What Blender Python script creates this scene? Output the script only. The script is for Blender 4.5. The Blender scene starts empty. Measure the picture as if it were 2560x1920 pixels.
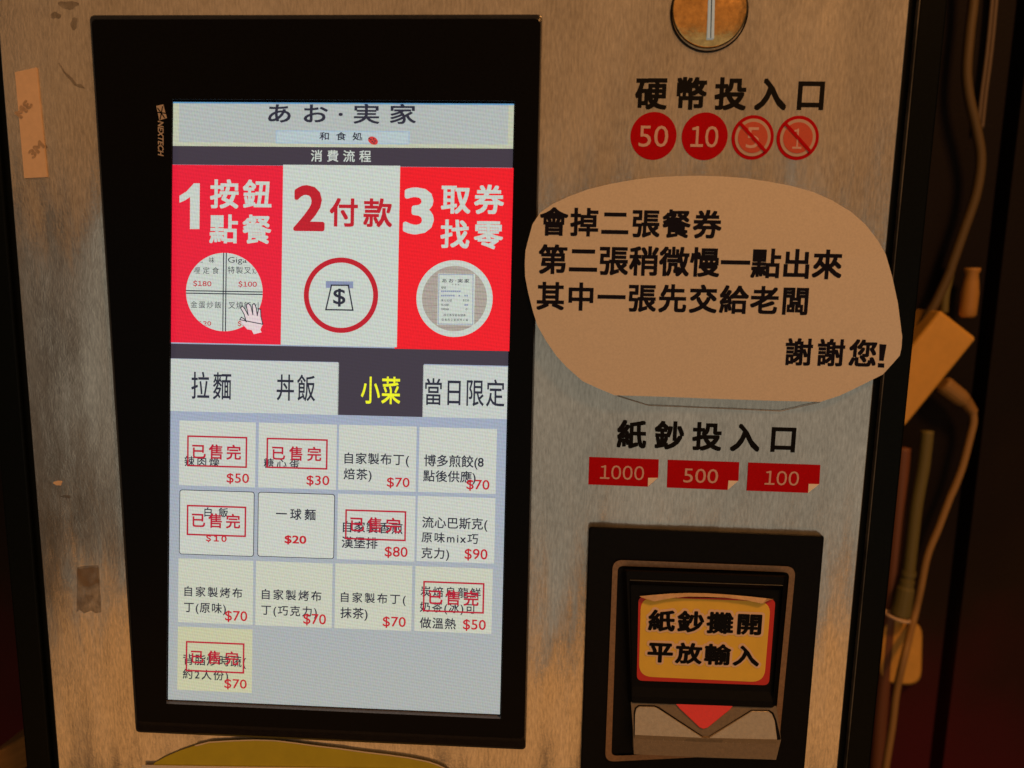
import bpy, bmesh, math, random
from mathutils import Vector, Matrix
random.seed(7)
sc = bpy.context.scene
COL = sc.collection

# ------------------------------------------------------------------ camera
F_PX, D, CAM_H = 1849.0, 0.42, 1.35          # focal length in photo pixels, distance to the panel (m), height
R = ((0.99865926, -0.01881933, 0.04822359),   # rows: camera right / down / forward in (x, -z, y)
     (0.02589516, 0.98825673, -0.15059244),
     (-0.04482323, 0.15163929, 0.98741906))
def w3(r): return Vector((r[0], r[2], -r[1]))
RIGHT, DOWN, FWD = w3(R[0]), w3(R[1]), w3(R[2])
CAM = Vector((0, -D, CAM_H))
cd = bpy.data.cameras.new('camera')
cd.sensor_width = 36.0
cd.lens = 36.0 * F_PX / 2560.0
cd.clip_start = 0.01
cd.clip_end = 60
cd.dof.use_dof = True
cd.dof.focus_distance = 0.435
cd.dof.aperture_fstop = 5.6
cam = bpy.data.objects.new('camera', cd)
COL.objects.link(cam)
m = Matrix.Identity(4)
for i in range(3):
    m[i][0], m[i][1], m[i][2], m[i][3] = RIGHT[i], -DOWN[i], -FWD[i], CAM[i]
cam.matrix_world = m
sc.camera = cam

# ------------------------------------------------------------------ light (a dim restaurant: warm lamps with added fill, no daylight)
world = bpy.data.worlds.new('World')
sc.world = world
world.use_nodes = True
world.node_tree.nodes['Background'].inputs[0].default_value = (0.95, 0.95, 0.80, 1)
world.node_tree.nodes['Background'].inputs[1].default_value = 0.035
def area(name, loc, target, sx, sy, power, col):
    l = bpy.data.lights.new(name, 'AREA')
    l.shape = 'RECTANGLE'
    l.size, l.size_y, l.energy, l.color = sx, sy, power, col
    o = bpy.data.objects.new(name, l)
    COL.objects.link(o)
    o.location = loc
    d = Vector(target) - Vector(loc)
    o.rotation_euler = d.to_track_quat('-Z', 'Y').to_euler()
    return o
WARM = (1.0, 0.435, 0.125)
area('ceiling_lamp', (0.7, -0.95, 2.6), (0.0, 0, 1.3), 0.34, 0.26, 14.0, WARM)
area('warm_lamp_behind', (-0.1, -1.25, 1.95), (-0.1, 0, 1.95), 2.4, 0.95, 2.5, WARM)
area('warm_bounce_low', (-0.12, -1.25, 0.27), (-0.12, 0, 0.27), 2.3, 0.52, 3.0, WARM)  # stands in for warm light bounced up from below; no lamp there
area('pale_fill_between', (0.1, -1.3, 1.0), (0.1, 0, 1.0), 2.4, 0.85, 2.0, (1.0, 0.93, 0.74))  # added unseen fill that greys the band between the warm reflections
vs = sc.view_settings
vs.view_transform = 'Standard'
vs.look = 'None'
vs.exposure = 0.0
vs.gamma = 1.0
vs.use_curve_mapping = False

# ------------------------------------------------------------------ survey: a point of the photo -> a point on a plane of the machine
def ray(px, py):
    return RIGHT * ((px - 1280) / F_PX) + DOWN * ((py - 960) / F_PX) + FWD
def hit(p, y=0.0):
    r = ray(*p)
    return CAM + r * ((y + D) / r.y)
ZOOM = {'A': (400, 220, 920/2212), 'B': (400, 860, 920/2212), 'C': (400, 1380, 920/2212),
        'D': (1300, 0, 1060/2212), 'E': (1280, 400, 1040/2212), 'F': (1380, 1000, 900/2212),
        'G': (1420, 1300, 700/1873), 'R1': (2060, 0, 500/1185), 'R2': (2060, 600, 500/1185),
        'R3': (2060, 1220, 500/1185), 'L1': (0, 0, 500/1185), 'L2': (0, 600, 500/1185),
        'L3': (0, 1220, 500/1185), 'I': (300, 1700, 1100/2212), 'W': (0, 0, 1)}
def z(k, *pts):
    ox, oy, s = ZOOM[k]
    out = [(ox + x * s, oy + y * s) for x, y in pts]
    return out[0] if len(out) == 1 else out

def homography(src, dst):
    import numpy as np
    A = []
    for (x, y), (u, v) in zip(src, dst):
        A.append([x, y, 1, 0, 0, 0, -u*x, -u*y, -u])
        A.append([0, 0, 0, x, y, 1, -v*x, -v*y, -v])
    H = np.linalg.svd(np.array(A, float))[2][-1].reshape(3, 3)
    return [list(r) for r in H]
def happly(H, p):
    w = H[2][0]*p[0] + H[2][1]*p[1] + H[2][2]
    return ((H[0][0]*p[0]+H[0][1]*p[1]+H[0][2])/w, (H[1][0]*p[0]+H[1][1]*p[1]+H[1][2])/w)

class Plane:                       # any plane y = dep + tx*(x-x0) + tz*(z-z0), its own axes are X and Z
    def __init__(s, dep=0.0, tx=0.0, tz=0.0, x0=0.0, z0=CAM_H):
        s.dep, s.tx, s.tz, s.x0, s.z0 = dep, tx, tz, x0, z0
    def uv(s, p):
        r = ray(*p)
        # CAM + t r ; y = dep + tx(x-x0)+tz(z-z0)
        t = (s.dep + s.tx*(CAM.x-s.x0) + s.tz*(CAM.z-s.z0) - CAM.y) / (r.y - s.tx*r.x - s.tz*r.z)
        q = CAM + r * t
        return (q.x, q.z)
    def pos(s, u, v, h=0.0):
        return Vector((u, s.dep + s.tx*(u-s.x0) + s.tz*(v-s.z0) - h, v))
class Quad:                        # a framed rectangle whose four corners were measured
    def __init__(s, corners, w, hgt, dep):
        s.H = homography(corners, [(0, 0), (w, 0), (w, -hgt), (0, -hgt)])
        q = [hit(c, dep) for c in corners]
        s.G = homography([(0, 0), (w, 0), (w, -hgt), (0, -hgt)], [(v.x, v.z) for v in q])
        s.dep = dep
    def uv(s, p): return happly(s.H, p)
    def pos(s, u, v, h=0.0):
        x, zz = happly(s.G, (u, v))
        return Vector((x, s.dep - h, zz))

# ------------------------------------------------------------------ materials
MATS = {}
def srgb(c):
    return tuple((x/255/12.92 if x/255 <= 0.04045 else ((x/255+0.055)/1.055)**2.4) for x in c)
def mat(name, col, rough=0.5, metal=0.0, coat=0.0, noise=0.0, nscale=60.0, bump=0.0, bscale=200.0, stretch=(1, 1, 1), spec=0.5):
    if name in MATS: return MATS[name]
    M = bpy.data.materials.new(name)
    M.use_nodes = True
    nt = M.node_tree
    b = nt.nodes['Principled BSDF']
    b.inputs['Base Color'].default_value = (*col, 1)
    b.inputs['Roughness'].default_value = rough
    b.inputs['Metallic'].default_value = metal
    b.inputs['Coat Weight'].default_value = coat
    b.inputs['Specular IOR Level'].default_value = spec
    if noise or bump:
        tc = nt.nodes.new('ShaderNodeTexCoord')
        mp = nt.nodes.new('ShaderNodeMapping')
        mp.inputs['Scale'].default_value = stretch
        nt.links.new(tc.outputs['Object'], mp.inputs[0])
    if noise:
        n = nt.nodes.new('ShaderNodeTexNoise')
        n.inputs['Scale'].default_value = nscale
        n.inputs['Detail'].default_value = 6
        n.inputs['Roughness'].default_value = 0.65
        nt.links.new(mp.outputs[0], n.inputs['Vector'])
        r = nt.nodes.new('ShaderNodeValToRGB')
        r.color_ramp.elements[0].position = 0.3
        r.color_ramp.elements[1].position = 0.7
        r.color_ramp.elements[0].color = (*[c*(1-noise) for c in col], 1)
        r.color_ramp.elements[1].color = (*[min(1, c*(1+noise)) for c in col], 1)
        nt.links.new(n.outputs['Fac'], r.inputs[0])
        nt.links.new(r.outputs[0], b.inputs['Base Color'])
    if bump:
        n = nt.nodes.new('ShaderNodeTexNoise')
        n.inputs['Scale'].default_value = bscale
        n.inputs['Detail'].default_value = 5
        nt.links.new(mp.outputs[0], n.inputs['Vector'])
        bp = nt.nodes.new('ShaderNodeBump')
        bp.inputs['Strength'].default_value = bump
        bp.inputs['Distance'].default_value = 0.001
        nt.links.new(n.outputs['Fac'], bp.inputs['Height'])
        nt.links.new(bp.outputs[0], b.inputs['Normal'])
    MATS[name] = M
    return M

def lcd(name, rgb, rgb2=None, z0=0, z1=1, amp=0.075):
    """a lit display colour: a fine pixel weave and grain on the emission, black glossy glass underneath"""
    if name in MATS: return MATS[name]
    M = bpy.data.materials.new(name)
    M.use_nodes = True
    nt = M.node_tree
    b = nt.nodes['Principled BSDF']
    b.inputs['Base Color'].default_value = (0.012, 0.012, 0.014, 1)
    b.inputs['Roughness'].default_value = 0.3
    b.inputs['Specular IOR Level'].default_value = 0.25
    tc = nt.nodes.new('ShaderNodeTexCoord')
    def wave(rot, scale, dist):
        mp = nt.nodes.new('ShaderNodeMapping')
        mp.inputs['Rotation'].default_value = (0, rot, 0)
        nt.links.new(tc.outputs['Object'], mp.inputs[0])
        w = nt.nodes.new('ShaderNodeTexWave')
        w.inputs['Scale'].default_value = scale
        w.inputs['Distortion'].default_value = dist
        w.inputs['Detail'].default_value = 1
        w.inputs['Detail Scale'].default_value = 0.02
        nt.links.new(mp.outputs[0], w.inputs['Vector'])
        return w.outputs['Fac']
    def mth(op, a, bb):
        x = nt.nodes.new('ShaderNodeMath'); x.operation = op
        for i, v in enumerate((a, bb)):
            if isinstance(v, (int, float)): x.inputs[i].default_value = v
            else: nt.links.new(v, x.inputs[i])
        return x.outputs[0]
    wa = wave(0.12, 210, 1.2); wb = wave(1.45, 150, 1.6)
    ns = nt.nodes.new('ShaderNodeTexNoise'); ns.inputs['Scale'].default_value = 800; ns.inputs['Detail'].default_value = 2
    nt.links.new(tc.outputs['Object'], ns.inputs['Vector'])
    s = mth('ADD', mth('ADD', mth('MULTIPLY', wa, amp), mth('MULTIPLY', wb, amp*1.3)), 1.0 - amp*3.65)
    vm = nt.nodes.new('ShaderNodeVectorMath'); vm.operation = 'MULTIPLY_ADD'
    vm.inputs[1].default_value = (amp*5,)*3
    nt.links.new(ns.outputs['Color'], vm.inputs[0]); nt.links.new(s, vm.inputs[2])
    s = vm.outputs[0]
    col = nt.nodes.new('ShaderNodeMix'); col.data_type = 'RGBA'; col.blend_type = 'MULTIPLY'
    col.inputs[0].default_value = 1.0
    if rgb2:
        sp = nt.nodes.new('ShaderNodeSeparateXYZ'); nt.links.new(tc.outputs['Object'], sp.inputs[0])
        mr = nt.nodes.new('ShaderNodeMapRange'); mr.inputs[1].default_value = z0; mr.inputs[2].default_value = z1
        nt.links.new(sp.outputs['Z'], mr.inputs[0])
        mx = nt.nodes.new('ShaderNodeMix'); mx.data_type = 'RGBA'
        mx.inputs[6].default_value = (*srgb(rgb), 1); mx.inputs[7].default_value = (*srgb(rgb2), 1)
        nt.links.new(mr.outputs[0], mx.inputs[0]); nt.links.new(mx.outputs[2], col.inputs[6])
    else:
        col.inputs[6].default_value = (*srgb(rgb), 1)
    nt.links.new(s, col.inputs[7])
    nt.links.new(col.outputs[2], b.inputs['Emission Color'])
    b.inputs['Emission Strength'].default_value = 1.0
    MATS[name] = M
    return M

def brushed():
    M = bpy.data.materials.new('brushed_steel')
    M.use_nodes = True
    nt = M.node_tree
    b = nt.nodes['Principled BSDF']
    tc = nt.nodes.new('ShaderNodeTexCoord')
    def nz(scale, sx, sz, det, rough=0.6):
        mp = nt.nodes.new('ShaderNodeMapping'); mp.inputs['Scale'].default_value = (sx, 1, sz)
        nt.links.new(tc.outputs['Object'], mp.inputs[0])
        n = nt.nodes.new('ShaderNodeTexNoise'); n.inputs['Scale'].default_value = scale
        n.inputs['Detail'].default_value = det; n.inputs['Roughness'].default_value = rough
        nt.links.new(mp.outputs[0], n.inputs['Vector'])
        return n.outputs['Fac']
    streak = nz(800, 1, 0.22, 3)
    grain = nz(900, 1, 0.7, 2)
    blot = nz(26, 1, 0.45, 5)
    r = nt.nodes.new('ShaderNodeValToRGB')
    r.color_ramp.elements[0].position = 0.28; r.color_ramp.elements[1].position = 0.72
    r.color_ramp.elements[0].color = (0.36, 0.345, 0.32, 1); r.color_ramp.elements[1].color = (0.76, 0.74, 0.70, 1)
    mx = nt.nodes.new('ShaderNodeMath'); mx.operation = 'ADD'
    m1 = nt.nodes.new('ShaderNodeMath'); m1.operation = 'MULTIPLY'; m1.inputs[1].default_value = 0.4
    m2 = nt.nodes.new('ShaderNodeMath'); m2.operation = 'MULTIPLY'; m2.inputs[1].default_value = 0.6
    nt.links.new(blot, m1.inputs[0]); nt.links.new(streak, m2.inputs[0])
    nt.links.new(m1.outputs[0], mx.inputs[0]); nt.links.new(m2.outputs[0], mx.inputs[1])
    nt.links.new(mx.outputs[0], r.inputs[0])
    nt.links.new(r.outputs[0], b.inputs['Base Color'])
    mr = nt.nodes.new('ShaderNodeMapRange')
    mr.inputs[1].default_value, mr.inputs[2].default_value, mr.inputs[3].default_value, mr.inputs[4].default_value = 0.3, 0.7, 0.16, 0.26
    nt.links.new(blot, mr.inputs[0]); nt.links.new(mr.outputs[0], b.inputs['Roughness'])
    b.inputs['Metallic'].default_value = 0.8
    # uneven brushing: the surface leans a little, streak by streak
    va = nz(34, 1.3, 0.22, 5, 0.7); vb = nz(40, 1.1, 0.3, 4, 0.65)
    def lean(src, amt):
        a = nt.nodes.new('ShaderNodeMath'); a.operation = 'MULTIPLY_ADD'
        a.inputs[1].default_value = amt; a.inputs[2].default_value = -amt*0.5
        nt.links.new(src, a.inputs[0]); return a.outputs[0]
    cx = nt.nodes.new('ShaderNodeCombineXYZ')
    nt.links.new(lean(vb, 0.2), cx.inputs[0]); nt.links.new(lean(va, 0.36), cx.inputs[2])
    ge = nt.nodes.new('ShaderNodeNewGeometry')
    ad = nt.nodes.new('ShaderNodeVectorMath'); ad.operation = 'ADD'
    nt.links.new(ge.outputs['Normal'], ad.inputs[0]); nt.links.new(cx.outputs[0], ad.inputs[1])
    nn = nt.nodes.new('ShaderNodeVectorMath'); nn.operation = 'NORMALIZE'; nt.links.new(ad.outputs[0], nn.inputs[0])
    b2 = nt.nodes.new('ShaderNodeBump'); b2.inputs['Strength'].default_value = 0.13; b2.inputs['Distance'].default_value = 0.0004
    nt.links.new(nn.outputs[0], b2.inputs['Normal'])
    nt.links.new(grain, b2.inputs['Height']); nt.links.new(b2.outputs[0], b.inputs['Normal'])
    MATS['brushed'] = M
    return M
STEEL = brushed()
BLACK = mat('black_plastic', (0.0035, 0.0037, 0.0042), 0.42, spec=0.09, noise=0.25, nscale=500, bump=0.12, bscale=2500)
BEZEL = mat('black_bezel', (0.003, 0.0032, 0.004), 0.3, spec=0.06, noise=0.3, nscale=700, bump=0.06, bscale=1800)
BEVELM = mat('bezel_chamfer', (0.010, 0.0085, 0.0085), 0.26, spec=0.7, noise=0.5, nscale=300)
LEDGE = mat('bezel_ledge', (0.10, 0.09, 0.09), 0.45, noise=0.4, nscale=900)
CABINET = mat('black_powder_coat', (0.0028, 0.0036, 0.0026), 0.45, spec=0.07, noise=0.4, nscale=900, bump=0.15, bscale=2200)
INK = mat('black_ink', (0.004, 0.0035, 0.004), 0.6, noise=0.3, nscale=900, spec=0.12)
PAPER_INK = mat('printer_ink', (0.006, 0.005, 0.014), 0.6, noise=0.3, nscale=900, spec=0.12)
RED_VINYL = mat('red_vinyl', (0.50, 0.003, 0.006), 0.45, noise=0.12, nscale=1200, spec=0.04)
ORANGE_VINYL = mat('faded_red_vinyl', (0.62, 0.085, 0.04), 0.45, noise=0.1, nscale=1200)
PINK_VINYL = mat('pale_vinyl', (0.70, 0.42, 0.38), 0.5, noise=0.08, nscale=1200)
PAPER = mat('laminated_paper', (0.72, 0.64, 0.54), 0.38, noise=0.08, nscale=800, bump=0.5, bscale=13, coat=0.25)
OLIVE = mat('yellow_paper', (0.50, 0.40, 0.012), 0.6, noise=0.08, nscale=60, bump=0.05, bscale=120)
FOLD = mat('fold_white', (0.92, 0.84, 0.74), 0.5)
MUSTARD = mat('mustard_vinyl', (0.88, 0.58, 0.075), 0.36, noise=0.05, nscale=120, spec=0.3)
HALO = mat('pale_outline', (0.85, 0.60, 0.42), 0.5)
STICK_RED = mat('sticker_red', (0.62, 0.02, 0.015), 0.4)
BRONZE = mat('bronze_trim', (0.27, 0.165, 0.095), 0.42, metal=0.6, noise=0.2, nscale=600)
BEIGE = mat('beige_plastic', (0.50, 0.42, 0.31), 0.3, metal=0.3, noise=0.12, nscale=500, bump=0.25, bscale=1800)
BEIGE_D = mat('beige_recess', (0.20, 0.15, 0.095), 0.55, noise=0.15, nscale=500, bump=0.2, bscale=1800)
ARROW = mat('red_plastic', (0.9, 0.05, 0.035), 0.35, noise=0.06, nscale=600)
COPPER = mat('copper', (0.80, 0.47, 0.17), 0.2, metal=1.0, noise=0.3, nscale=260, bump=0.35, bscale=110)
TAPE = mat('foam_tape', (0.80, 0.56, 0.36), 0.55, noise=0.06, nscale=300)
TAPE_INK = mat('tape_print', (0.47, 0.32, 0.20), 0.6, noise=0.3, nscale=400)
def translucent(name, col, a, rough=0.45):
    M = bpy.data.materials.new(name); M.use_nodes = True; nt = M.node_tree
    b = nt.nodes['Principled BSDF']; b.inputs['Base Color'].default_value = (*col, 1); b.inputs['Roughness'].default_value = rough
    tc = nt.nodes.new('ShaderNodeTexCoord'); n = nt.nodes.new('ShaderNodeTexNoise'); n.inputs['Scale'].default_value = 140; n.inputs['Detail'].default_value = 5
    nt.links.new(tc.outputs['Object'], n.inputs['Vector'])
    r = nt.nodes.new('ShaderNodeMapRange'); r.inputs[1].default_value = 0.35; r.inputs[2].default_value = 0.65; r.inputs[3].default_value = a*0.45; r.inputs[4].default_value = a
    nt.links.new(n.outputs['Fac'], r.inputs[0]); nt.links.new(r.outputs[0], b.inputs['Alpha'])
    return M
RESIDUE = mat('glue_residue', (0.26, 0.17, 0.09), 0.5, noise=0.35, nscale=150, bump=0.4, bscale=300)
GLUE = translucent('thin_glue', (0.11, 0.07, 0.03), 0.42)
FILMY = translucent('brown_film_tape', (0.17, 0.11, 0.06), 0.55)
FILMY2 = translucent('brown_film_tape_folded', (0.30, 0.20, 0.11), 0.55)

# ------------------------------------------------------------------ mesh building
class MB:
    def __init__(s): s.v, s.f, s.mi, s.ms = [], [], [], []
    def idx(s, M):
        if M not in s.ms: s.ms.append(M)
        return s.ms.index(M)
    def face(s, pts, M):
        n = len(s.v); s.v += [Vector(p) for p in pts]
        s.f.append(list(range(n, n+len(pts)))); s.mi.append(s.idx(M))
    def mesh(s, vs, fs, M):
        n = len(s.v); s.v += [Vector(p) for p in vs]
        for f in fs: s.f.append([n+i for i in f]); s.mi.append(s.idx(M))
    def loops(s, loops, M, cap0=False, cap1=True, mats=None):
        n = len(loops[0]); base = len(s.v)
        for l in loops: s.v += [Vector(p) for p in l]
        for k in range(len(loops)-1):
            mm = s.idx(mats[k] if mats else M)
            for i in range(n):
                j = (i+1) % n
                s.f.append([base+k*n+i, base+k*n+j, base+(k+1)*n+j, base+(k+1)*n+i]); s.mi.append(mm)
        if cap0: s.f.append([base+i for i in range(n)][::-1]); s.mi.append(s.idx(M))
        if cap1: s.f.append([base+(len(loops)-1)*n+i for i in range(n)]); s.mi.append(s.idx(M))
    def slab(s, S, pts, M, h, t=0.00025):
        """polygon (photo points) as a sheet of thickness t with its face h above the surface"""
        uv = [S.uv(p) for p in pts]
        s.slab_uv(S, uv, M, h, t)
    def slab_uv(s, S, uv, M, h, t=0.00025):
        s.loops([[S.pos(u, v, h-t) for u, v in uv], [S.pos(u, v, h) for u, v in uv]], M)
    def sheet_uv(s, S, uv, M, h):
        s.face([S.pos(u, v, h) for u, v in uv], M)
    def build(s, name, parent=None, smooth=False, bevel=None, normals=True):
        me = bpy.data.meshes.new(name)
        me.from_pydata([tuple(p) for p in s.v], [], s.f)
        for M in s.ms: me.materials.append(M)
        me.polygons.foreach_set('material_index', s.mi)
        if normals:
            bm = bmesh.new(); bm.from_mesh(me)
            bmesh.ops.recalc_face_normals(bm, faces=bm.faces); bm.to_mesh(me); bm.free()
        if smooth:
            me.polygons.foreach_set('use_smooth', [True]*len(me.polygons))
        me.update()
        o = bpy.data.objects.new(name, me)
        COL.objects.link(o)
        if parent: o.parent = parent
        if bevel:
            md = o.modifiers.new('bevel', 'BEVEL'); md.width = bevel; md.segments = 3; md.limit_method = 'ANGLE'
            md.angle_limit = math.radians(35)
        return o

_cache = {}
def glyphs(s, off=0.0, sp=1.0, shear=0.0):
    k = (s, round(off, 4), round(sp, 4), shear)
    if k in _cache: return _cache[k]
    c = bpy.data.curves.new('lettering', 'FONT')
    c.body = s
    c.dimensions = '2D'; c.fill_mode = 'FRONT'
    c.resolution_u = 3
    c.space_character = sp
    c.shear = shear
    o = bpy.data.objects.new('lettering', c)
    COL.objects.link(o)
    bpy.context.view_layer.update()
    dg = bpy.context.evaluated_depsgraph_get()
    e = o.evaluated_get(dg)
    me = e.to_mesh()
    v1 = [(v.co.x, v.co.y) for v in me.vertices]
    f1 = [list(p.vertices) for p in me.polygons]
    e.to_mesh_clear()
    vs, fs = [], []
    if off > 0:                         # heavier weight: the strokes are thickened by shifted copies, each a hair higher
        ring_ = [(a, b) for a in (-1, 0, 1) for b in (-1, 0, 1)]
        if off > 0.03:
            ring_ = [(r_*math.cos(q_*math.pi/10), r_*math.sin(q_*math.pi/10)) for r_ in (0.45, 1.0) for q_ in range(20)]
        for kk, (a, b) in enumerate(ring_):
            n0 = len(vs); vs += [(x+a*off, y+b*off, kk) for x, y in v1]; fs += [[n0+i for i in f] for f in f1]
    else:
        vs, fs = [(x, y, 0) for x, y in v1], f1
    bpy.data.objects.remove(o); bpy.data.curves.remove(c)
    x0, x1 = min(v[0] for v in vs), max(v[0] for v in vs)
    y0, y1 = min(v[1] for v in vs), max(v[1] for v in vs)
    _cache[k] = (vs, fs, x0, y0, x1-x0, y1-y0)
    return _cache[k]
def fit_glyphs(s, ratio, off, spaced, aspect, shear=0.0):
    """glyphs laid out so that their ink is ratio times as wide as high"""
    if not spaced or len(s) < 2: return glyphs(s, off, 1.0, shear)
    a, b = glyphs(s, off, 1.0, shear), glyphs(s, off, 2.0, shear)
    slope = b[4] - a[4]
    want = ratio * a[5] / aspect
    sp = 1.0 + (want - a[4]) / slope
    return glyphs(s, off, max(0.3, min(4.0, sp)), shear)
def text(mb, S, s, tl, br, M, h, bold=0.0, spaced=None, aspect=1.0, shear=0.0, clip=None):
    if '1' in s and all(ch in '$0123456789' for ch in s):       # upright figures with a flagged 1
        s = ''.join(chr(ord(ch)+0xFEE0) for ch in s); spaced = True; aspect *= 1.18
    if spaced is None: spaced = any(ord(ch) > 0x2e80 for ch in s)
    u0, v1 = S.uv(tl); u1, v0 = S.uv(br)
    cjk = ''.join(ch for ch in s if 0x2e80 < ord(ch) < 0xff00)
    mixed = 0 < len(cjk) < len(s) and any(ch in s for ch in '()')
    ratio = abs((u1-u0)/(v1-v0))
    if mixed:                                      # brackets hang below: size the line by its characters alone
        g0 = glyphs(cjk, bold); g1 = glyphs(s, bold)
        ratio *= g0[5]/g1[5]
    vs, fs, x0, y0, w, hh = fit_glyphs(s, ratio, bold, spaced, aspect, shear)
    if mixed: y0, hh = g0[3], g0[5]
    q = [(u0 + (x-x0)/w*(u1-u0), v0 + (y-y0)/hh*(v1-v0)) for x, y, kk in vs]
    if clip:
        fs = [f for f in fs if clip([q[i] for i in f])]
    mb.mesh([S.pos(u, v, h+t[2]*0.000004) for (u, v), t in zip(q, vs)], fs, M)
def text_on(mb, S, s, bl, brr, tl, M, h, bold=0.0, shear=0.0):
    """text on any slanted base line: bl -> brr along the base, bl -> tl up"""
    o, a, b = (Vector(S.uv(p)) for p in (bl, brr, tl))
    vs, fs, x0, y0, w, hh = glyphs(s, bold, 1.0, shear)
    q = [o + (a-o)*((x-x0)/w) + (b-o)*((y-y0)/hh) for x, y, kk in vs]
    mb.mesh([S.pos(p.x, p.y, h+t[2]*0.000004) for p, t in zip(q, vs)], fs, M)

def rect(S, tl, br):
    u0, v1 = S.uv(tl); u1, v0 = S.uv(br)
    return [(u0, v0), (u1, v0), (u1, v1), (u0, v1)]
def rrect(r, rad, n=6):
    u0, v0 = r[0]; u1, v1 = r[2]
    out = []
    for cx, cy, a0 in ((u0+rad, v0+rad, 180), (u1-rad, v0+rad, 270), (u1-rad, v1-rad, 0), (u0+rad, v1-rad, 90)):
        for i in range(n+1):
            a = math.radians(a0 + 90*i/n)
            out.append((cx+rad*math.cos(a), cy+rad*math.sin(a)))
    return out
def circle(c, r, n=64, ry=None):
    ry = ry or r
    return [(c[0]+r*math.cos(2*math.pi*i/n), c[1]+ry*math.sin(2*math.pi*i/n)) for i in range(n)]
def rect_ring(mb, S, r, t, M, h):
    (u0, v0), (u1, v1) = r[0], r[2]
    o = [(u0, v0), (u1, v0), (u1, v1), (u0, v1)]
    i = [(u0+t, v0+t), (u1-t, v0+t), (u1-t, v1-t), (u0+t, v1-t)]
    mb.loops([[S.pos(*p, h) for p in o], [S.pos(*p, h) for p in i]], M, cap1=False)
def ring(mb, S, c, r0, r1, M, h, n=64):
    mb.loops([[S.pos(*p, h) for p in circle(c, r1, n)], [S.pos(*p, h) for p in circle(c, r0, n)]], M, cap1=False)
def rquad(px, rad, dep, n=5):
    """rounded quad: four photo corners (clockwise from top left) on depth dep, corner radius in metres"""
    P = [hit(p, dep) for p in px]
    out = []
    for i in range(4):
        a, b, c = P[i-1], P[i], P[(i+1) % 4]
        d0 = (a-b).normalized()*rad; d1 = (c-b).normalized()*rad
        for k in range(n+1):
            t = k/n
            out.append((b+d0)*(1-t)**2 + b*2*t*(1-t) + (b+d1)*t*t)
    return out
def tube(name, pts, r, M, parent=None, n=10, prof=None):
    """smooth tube through points; prof scales the radius per point"""
    P = []
    for i in range(len(pts)-1):
        p0 = pts[max(i-1, 0)]; p1 = pts[i]; p2 = pts[i+1]; p3 = pts[min(i+2, len(pts)-1)]
        for k in range(8):
            t = k/8
            P.append((0.5*((2*p1)+(p2-p0)*t+(2*p0-5*p1+4*p2-p3)*t*t+(3*p1-p0-3*p2+p3)*t**3), i+t))
    P.append((pts[-1], len(pts)-1.0))
    loops = []
    for i, (p, tt) in enumerate(P):
        q = P[min(i+1, len(P)-1)][0] - P[max(i-1, 0)][0]
        if q.length < 1e-9: q = Vector((0, 0, 1))
        q.normalize()
        a = q.cross(Vector((0, 1, 0)))
        if a.length < 1e-6: a = Vector((1, 0, 0))
        a.normalize(); b = q.cross(a)
        rr = r
        if prof:
            k = min(int(tt), len(prof)-2); rr = r*(prof[k]+(prof[k+1]-prof[k])*(tt-k))
        loops.append([p + a*rr*math.cos(2*math.pi*j/n) + b*rr*math.sin(2*math.pi*j/n) for j in range(n)])
    mb = MB(); mb.loops(loops, M, cap0=True)
    return mb.build(name, parent, smooth=True)

def tag(o, label, cat, group=None, kind=None):
    if label: o['label'] = label
    if cat: o['category'] = cat
    if group: o['group'] = group
    if kind: o['kind'] = kind
    return o
def empty(name, loc):
    o = bpy.data.objects.new(name, None); o.empty_display_size = 0.05
    COL.objects.link(o); o.location = loc
    bpy.context.view_layer.update()
    return o
def adopt(root):
    """children were modelled in world space: keep them there under a root that stands at its base"""
    inv = Matrix.Translation(root.location).inverted()
    for ch in [o for o in COL.objects if o.parent == root]:
        ch.matrix_parent_inverse = inv

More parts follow.
